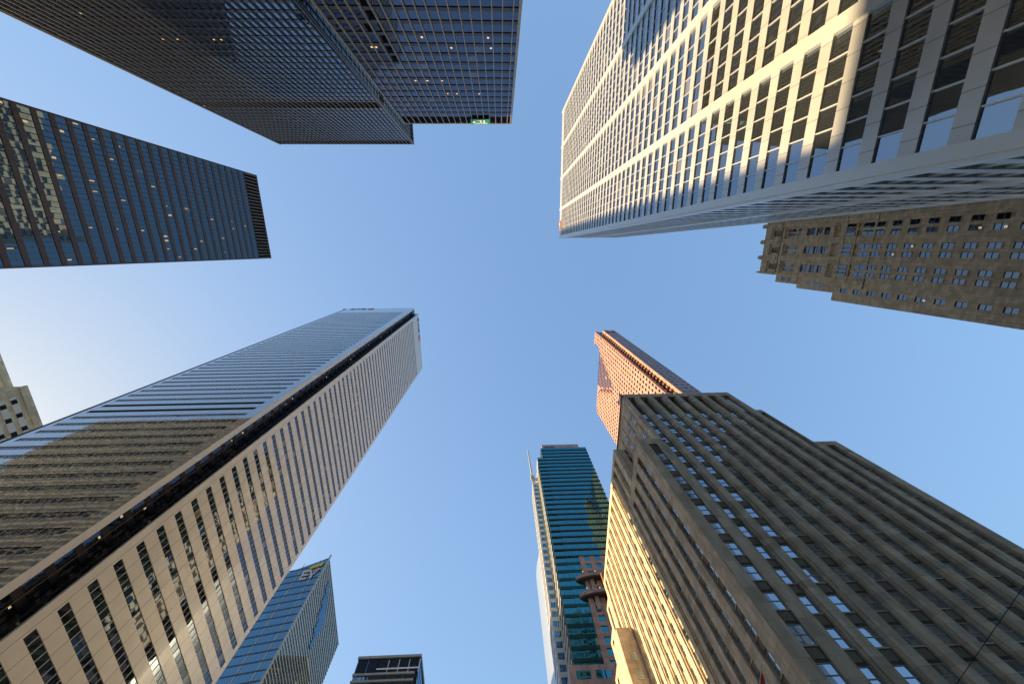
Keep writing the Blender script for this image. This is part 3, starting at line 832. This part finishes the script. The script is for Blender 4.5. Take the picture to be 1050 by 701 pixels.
# pale west flank of balconies and glass fins, stepping
FWs = face_w(xs)
for k in range(38):
    z0 = Z(70) + k * fl
    if z0 > Z(234): break
    t.add('flank_band', 'pale_clad', FWs.box(YT + 3, 186, z0, z0 + 1.5, -.3, .4))
    for j in range(7): t.add('flank_window', 'sky_glass', FWs.quad(YT + 3 + j * 4.5, YT + 7 + j * 4.5, z0 + 1.5, z0 + fl, .05, .01))
t.done()

t = Thing('glass_tower', 'slim white glass tower with curved side, in a sliver left of the teal tower', 'tower', (22.5, 220, 0))
t.add('wall', 'pale_clad', wbox(24.2, 36, 200, 240, 0, Z(196)))
FW3 = face_w(24.2)
n = 12
vs, fs = [], []
for i in range(n + 1):
    y = 200 + 40 * i / n
    bul = 2.3 * math.sin(math.pi * i / n)
    vs += [Vector((24.1 - bul, y, 0)), Vector((24.1 - bul, y, Z(196)))]
for i in range(n): fs.append((2 * i, 2 * i + 1, 2 * i + 3, 2 * i + 2))
vs += [Vector((24.1, 200, 0)), Vector((24.1, 200, Z(196)))]
t.add('curved_wall', 'blue_clad', (vs, fs))
FS3 = face_s(200.0)
for k in range(42):
    z0 = 10 + k * 4.5
    t.add('window', 'sky_glass', FS3.quad(24.5, 29.5, z0 + 1.3, z0 + 4.5, .03, .01)); t.add('window', 'clear_glass', FS3.quad(30.2, 35.5, z0 + 1.3, z0 + 4.5, .03, .01))
    t.add('floor_band', 'pale_clad', FS3.box(24.2, 36, z0, z0 + .5, 0, .35))
t.done()

def pole(name, label, cat, p0, p1, r0, r1, mat, extra=()):
    t = Thing(name, label, cat, p0)
    t.add('mast', mat, tube(p0, p1, r0, r1, 10))
    for part, m_, g in extra: t.add(part, m_, g)
    t.done(); return t
pole('roof_mast', 'tall pale mast on the roof edge beside the teal tower', 'mast', (22.3, 171, Z(226)), (20.6, 164, Z(262)), .9, .55, 'galv',
     [('bracket', 'galv', merge([wbox(21.0, 26.2, 168.4, 170.0, Z(229), Z(231)), wbox(20.6, 23.2, 167.2, 170.6, Z(231), Z(233.5))]))])
# it stands on a corner turret of the teal tower's west flank
t = Thing('turret', 'narrow pale stair turret carrying the mast beside the teal tower', 'turret', (23, 176, 0))
t.add('wall', 'pale_clad', wbox(21.4, 25.9, 169.5, 184, 0, Z(227)))
FT1, FT2 = face_s(169.5), face_w(21.4)
for k in range(48):
    z0 = 12 + k * 4.5
    t.add('window', 'sky_glass', FT1.quad(22.2, 25.0, z0, z0 + 2.6, .03, .005))
    t.add('louver', 'bronze_steel', FT2.box(171, 182.5, z0, z0 + 2.4, .02, .06))
t.done()

# ------------------------------------------------------------------ blue tower with the two-letter sign
t = Thing('office_tower', 'blue glass tower with a finned grey side and a yellow and white sign on top', 'skyscraper', (-133, 225, 0))
A = Vector((-113.6, 192.0, 0)); Bp = Vector((-152.0, 199.5, 0)); C = Vector((-117.6, 266.0, 0)); D = Vector((-156, 268, 0))
zA, zB, zC, zD = Z(187.5), Z(178), Z(186), Z(179)
vs, fs = hexa((Bp, A, C, D, Bp + Vector((0, 0, zB)), A + Vector((0, 0, zA)), C + Vector((0, 0, zC)), D + Vector((0, 0, zD))))
t.add('wall', 'louver_black', (vs, fs))
us_ = (Bp - A).normalized(); ns_ = Vector((us_.y, -us_.x, 0)); ns_ = ns_ if ns_.y < 0 else -ns_
F = Frame(A, us_, ns_); Ls = (Bp - A).length
fl = 4.4
def ztop_s(u): return zA + (zB - zA) * u / Ls
for k in range(0, 45):
    z = Z(182.2) - k * fl
    if z < 20: break
    u1 = Ls
    t.add('floor_line', 'sign_dark', F.box(.0, u1, z - .25, z + .35, 0, .25))
    w = 2.6
    u = 0
    while u < u1 - .2:
        u2 = min(u + w, u1)
        za, zb = z + .35, z + fl - .25
        zb = min(zb, ztop_s(u2))
        if zb > za + .2: t.add('window', 'sky_glass', F.quad(u + .03, u2 - .03, za, zb, .08, .006))
        u = u2
    for u in (5.2, 15.6): t.add('fin', 'pale_clad', F.box(u, u + .3, z + .4, z + fl - .5, .1, .35))
ue_ = (C - A).normalized(); ne_ = Vector((ue_.y, -ue_.x, 0)); ne_ = ne_ if ne_.x > 0 else -ne_
FE_ = Frame(A, ue_, ne_); Le = (C - A).length
k = 0
z = 30.0
while z < Z(186.5):
    t.add('window_band', 'fin_glass', FE_.quad(.02, Le, z + .55, min(z + 2.0, zC - .1), .06, .0))
    t.add('fin', 'fin_metal', FE_.box(.0, Le, z, z + .55, 0, .35))
    z += 2.0
t.add('corner_fin', 'fin_metal', hexa((A + Vector((-.3, -.3, 0)), A + Vector((.5, -.3, 0)), A + Vector((.5, .4, 0)), A + Vector((-.3, .4, 0)),
      A + Vector((-.3, -.3, zA + 2)), A + Vector((.5, -.3, zA + 2)), A + Vector((.5, .4, zA + 2)), A + Vector((-.3, .4, zA + 2)))))
# reflective pale patch of larger panes near the top of the finned side
for i in range(5):
    t.add('pane', 'sky_glass', FE_.quad(14 + i * 4, 18 + i * 4, Z(178 - i * 5.5), Z(184 - i * 2.5), .62, .002))
lt = []
def eb(u0, u1, z0, z1): lt.append(F.box(u0, u1, z0, z1, .3, .9))
zE = Z(173.4)
# seen from the south, u runs to the left, so E sits at high u
eb(11.6, 12.5, zE, zE + 6.2)
for q in (0, 2.6, 5.2): eb(8.4, 11.6, zE + q, zE + q + 1.0)
eb(4.9, 5.9, zE, zE + 3.0)
for i in range(5):
    eb(5.9 + i * .42, 6.7 + i * .42, zE + 2.6 + i * .72, zE + 3.5 + i * .72); eb(4.1 - i * .42, 4.9 - i * .42, zE + 2.6 + i * .72, zE + 3.5 + i * .72)
t.add('sign', 'sign_grey', merge(lt))
p = [F.p(2.0, zE + 8.2, .3), F.p(10.4, zE + 7.0, .3), F.p(10.0, zE + 8.2, .3), F.p(2.0, zE + 10.6, .3)]
q = [v + F.n * .5 for v in p]
t.add('emblem', 'sign_yellow', hexa(p + q))
t.done()

# ------------------------------------------------------------------ residential slab at bottom
t = Thing('apartment_tower', 'dark apartment tower with louvered penthouse and pale slab edges at bottom edge', 'apartment tower', (-79, 286, 0))
YC, zt = 268.0, Z(179.5)
F = face_s(YC)
xa, xb = -100.4, -58.6
core(t, xa, xb, YC, 304, zt - 1, 'louver_black', g=.5)
t.add('slab', 'concrete', wbox(xa - .5, xb + .6, YC - .7, 304.5, zt - 1.4, zt))
t.add('louver', 'louver_black', F.box(xa, xb, Z(169.4), zt - 1.4, -.4, -.3))
for i in range(7): t.add('fin', 'blue_glass' if i < 3 else 'pale_clad', F.box(xa + .2 + i * 6.9, xa + .7 + i * 6.9, Z(169.4), zt - 2.4, -.3, .1))
t.one('louver', 'sign_dark', [F.box(xa, xb, z, z + .2, -.28, -.15) for z in frange(Z(169.8), zt - 2.5, .8)])
t.add('slab', 'cream_panel', F.box(xa + 14, xb, Z(171.4), Z(172.2), -.1, .25))
for k in range(10):
    z = Z(168.2) - 3.9 * k
    t.add('slab', 'concrete', F.box(xa - .3, xb - 2.0, z, z + 1.1, -1.2, .9))
    for i in range(13):
        t.add('window', 'clear_glass' if (i * 7 + k) % 3 else 'sky_glass', F.quad(xa + .3 + i * 3.1, xa + 3.2 + i * 3.1, z - 2.8, z, .02, .01))
FX = face_e(xb)
for k in range(14): t.add('side_window', 'sky_glass', FX.quad(YC + .5, 303, Z(176) - 4 * k, Z(179) - 4 * k, .03, .01))
t.done()

# ------------------------------------------------------------------ cream blocks on the far left
t = Thing('office_block', 'cream stone block at the left edge with bands of white panels and dark panes', 'office block', (-225, 78, 0))
XF, ZF = -209.0, Z(150.3)
F = face_e(XF)
t.add('wall', 'cream_stone', wbox(-240, XF, 56.4, 104, 0, ZF - .1))
t.add('roof', 'roof_gravel', wbox(-240, XF - .3, 56.6, 104, ZF - .09, ZF))
t.add('parapet', 'cream_stone', F.box(56.2, 104, ZF - 2.2, ZF + .6, -1, .25))
for k in range(6):
    z = Z(145.2) - 3.7 * k
    t.add('band', 'cream_panel', F.box(59.5 if k < 2 else 61.5, 102, z - 1.2, z + 1.0, .0, .15))
    for i in range(7):
        u = 60.2 + i * 6.2 + (k % 2) * .8
        t.add('window', 'louver_black', F.box(u + .3, u + 2.2, z - 1.1, z + .9, .14, .17))
for k in (6, 7, 8):
    z = Z(145.2) - 3.7 * k
    t.add('window', 'blue_glass', F.quad(61.0, 102, z - 1.0, z + 1.1, .03))
t.done()
t = Thing('office_block', 'taller plain cream block cut by the left edge, standing behind the banded cream block', 'office block', (-255, 45, 0))
t.add('wall', 'cream_stone', wbox(-270, -241, 28, 63.6, 0, Z(168.6)))

F = face_e(-241)
t.add('parapet', 'cream_stone', F.box(28, 63.6, Z(166.4), Z(169.0), -1, .3))
for k in range(9):
    for i in range(6): t.add('window', 'blue_glass', F.quad(30 + i * 5.5, 33 + i * 5.5, Z(140 - 4 * k), Z(142.4 - 4 * k), .03))
t.done()

# ------------------------------------------------------------------ tower standing behind the bronze tower (met in the white tower's reflections)
t = Thing('lattice_tower', 'dark tower with a pale lattice, standing behind the bronze tower at the left', 'skyscraper', (-270, -45, 0))
core(t, -341, -205, -56, -34, Z(281), 'louver_black', g=.4)
for F, a, b in ((face_n(-34), -341, -205), (face_e(-205), -56, -34)):
    t.one('lattice', 'lattice_stone', [F.box(a, b, z, z + .8, -.4, .05) for z in frange(8, Z(280), 4.0)] + [F.box(u, u + .4, 8, Z(280), -.4, .06) for u in frange(a, b - .4, 3.0)])
    t.one('window', 'notch_glass', [F.quad(a, b, z + .9, z + 4.0, -.1) for z in frange(8, Z(277), 4.0)])
t.done()

# ------------------------------------------------------------------ flags, pipe, overhead wire
def flag(label, base, tip, hang, w, group=None):
    t = Thing('flag', label, 'flag', base)
    b, q = Vector(base), Vector(tip)
    t.add('pole', 'galv', tube(b, q, .07, .05, 8))
    d = (q - b).normalized(); h = Vector(hang)
    n = 8
    def cloth(a0, a1, mat):
        vs, fs = [], []
        side = d.cross(h).normalized()
        for s in (0, .03):
            for i in range(n + 1):
                f = a0 + (a1 - a0) * i / n
                for v in (0, 1):
                    vs.append(q - d * (w * .55 * v + .05) + h * f * w + side * (.12 * math.sin(f * 9 + v) + s))
        m_ = 2 * (n + 1)
        for i in range(n):
            a = 2 * i
            fs += [(a, a + 1, a + 3, a + 2), (m_ + a + 2, m_ + a + 3, m_ + a + 1, m_ + a)]
        t.add('cloth', mat, (vs, fs))
    cloth(0, .27, 'sign_red'); cloth(.27, .73, 'sign_white'); cloth(.73, 1.0, 'sign_red')
    t.done()
flag('red and white flag on a pole at the roof corner of the grey stone building', (38.6, 46.0, ZT - .3), (38.6, 46.0, ZT + 4.6), (-.25, .80, -.45), 3.6)
flag('red and white flag hanging from a slanted pole on the grey stone west side', (31.75, 50.3, Z(30.9)), (29.8, 50.0, Z(28.6)), (.05, .35, -.9), 3.4)
pole('crane_mast', 'thin orange mast rising behind the sunlit wing of the grey stone building', 'mast', (41.5, 136, 0), (41.5, 136, Z(120)), .32, .32, 'orange_paint')
p0, p1 = Vector((17.5, 10.0, Z(9.0))), Vector((16.3, 16.1, Z(9.0)))
d = (p1 - p0).normalized()
e0, e1 = p0 - d * 22, p1 + d * 27.5
t = Thing('overhead_wire', 'thin dark wire slung across the lower right corner', 'wire', e0)
pts = [e0.lerp(e1, i / 24) - Vector((0, 0, .35 * (1 - (2 * i / 24 - 1) ** 2))) for i in range(25)]
t.add('cable', 'louver_black', merge([tube(a, b, .010, .010, 6) for a, b in zip(pts[:-1], pts[1:])]))
t.done()
for q, lab in ((e0, 'grey street pole holding the south end of the overhead wire'), (e1, 'grey street pole holding the north end of the overhead wire')):
    pole('street_pole', lab, 'pole', (q.x, q.y, 0), (q.x, q.y, q.z + .8), .14, .10, 'galv')

# ------------------------------------------------------------------ ground
G = 6000
structure('ground', *wbox(-G, G, -G, G, -1.0, -.16), 'asphalt')
structure('road', *wbox(-400, 400, -400, 400, -.155, -.15), 'asphalt')
# pavements: one kerbed slab per street block
for n_, (a, b, c, d2) in enumerate(((-180, -6, -130, -22), (-180, -28, 24, 220), (30, 160, -130, -2), (27, 160, 26, 240), (-300, -190, -130, 220))):
    structure('pavement', *wbox(a, b, c, d2, -.16, -.02), 'paving')
structure('road_marking', *merge([wbox(-1 + i * 0, .15 + i * 0, 40 + i * 9, 44 + i * 9, -.149, -.146) for i in range(12)] + [wbox(-20 + i * 1.2, -19.4 + i * 1.2, -20, -16.5, -.149, -.146) for i in range(30)]), 'road_paint')

# ------------------------------------------------------------------ light
sd = Vector((-1, .35, .432)).normalized()                   # towards the sun
el = math.asin(sd.z); az = math.atan2(sd.x, sd.y)           # from north, clockwise
w = bpy.data.worlds.new('World'); S.world = w; w.use_nodes = True
nt = w.node_tree
bg = nt.nodes['Background']
sky = nt.nodes.new('ShaderNodeTexSky'); sky.sky_type = 'NISHITA'; sky.sun_disc = False
sky.sun_elevation = el; sky.sun_rotation = az % (2 * math.pi)
sky.altitude = 100; sky.air_density = 1.0; sky.dust_density = .75; sky.ozone_density = 1.6
# a hazy summer sky: brightness evened out over the dome, hue kept
bw = nt.nodes.new('ShaderNodeRGBToBW'); nt.links.new(sky.outputs[0], bw.inputs[0])
pw = nt.nodes.new('ShaderNodeMath'); pw.operation = 'POWER'; nt.links.new(bw.outputs[0], pw.inputs[0]); pw.inputs[1].default_value = -.62
sc_ = nt.nodes.new('ShaderNodeVectorMath'); sc_.operation = 'SCALE'; nt.links.new(sky.outputs[0], sc_.inputs[0])
ml = nt.nodes.new('ShaderNodeMath'); ml.operation = 'MULTIPLY'; nt.links.new(pw.outputs[0], ml.inputs[0]); ml.inputs[1].default_value = 1.22
nt.links.new(ml.outputs[0], sc_.inputs['Scale']); tn = nt.nodes.new('ShaderNodeVectorMath'); tn.operation = 'MULTIPLY'; tn.inputs[1].default_value = (.965, 1.025, 1.0); nt.links.new(sc_.outputs[0], tn.inputs[0])
nt.links.new(tn.outputs[0], bg.inputs[0]); bg.inputs[1].default_value = .15
sun = bpy.data.lights.new('sun', 'SUN'); so = bpy.data.objects.new('sun', sun); COL.objects.link(so)
sun.energy = 5.0; sun.angle = math.radians(.5); sun.color = (1.0, .75, .43)
so.rotation_euler = sd.to_track_quat('Z', 'Y').to_euler(); so.location = (0, 0, 400)

S.view_settings.view_transform = 'Standard'; S.view_settings.look = 'None'
S.view_settings.exposure = 1.1; S.view_settings.gamma = 1
S.render.engine = 'CYCLES'
cy = S.cycles
cy.use_denoising = True
cy.max_bounces = 8; cy.glossy_bounces = 5; cy.diffuse_bounces = 3
cy.caustics_reflective = True; cy.blur_glossy = .6; cy.sample_clamp_indirect = 6
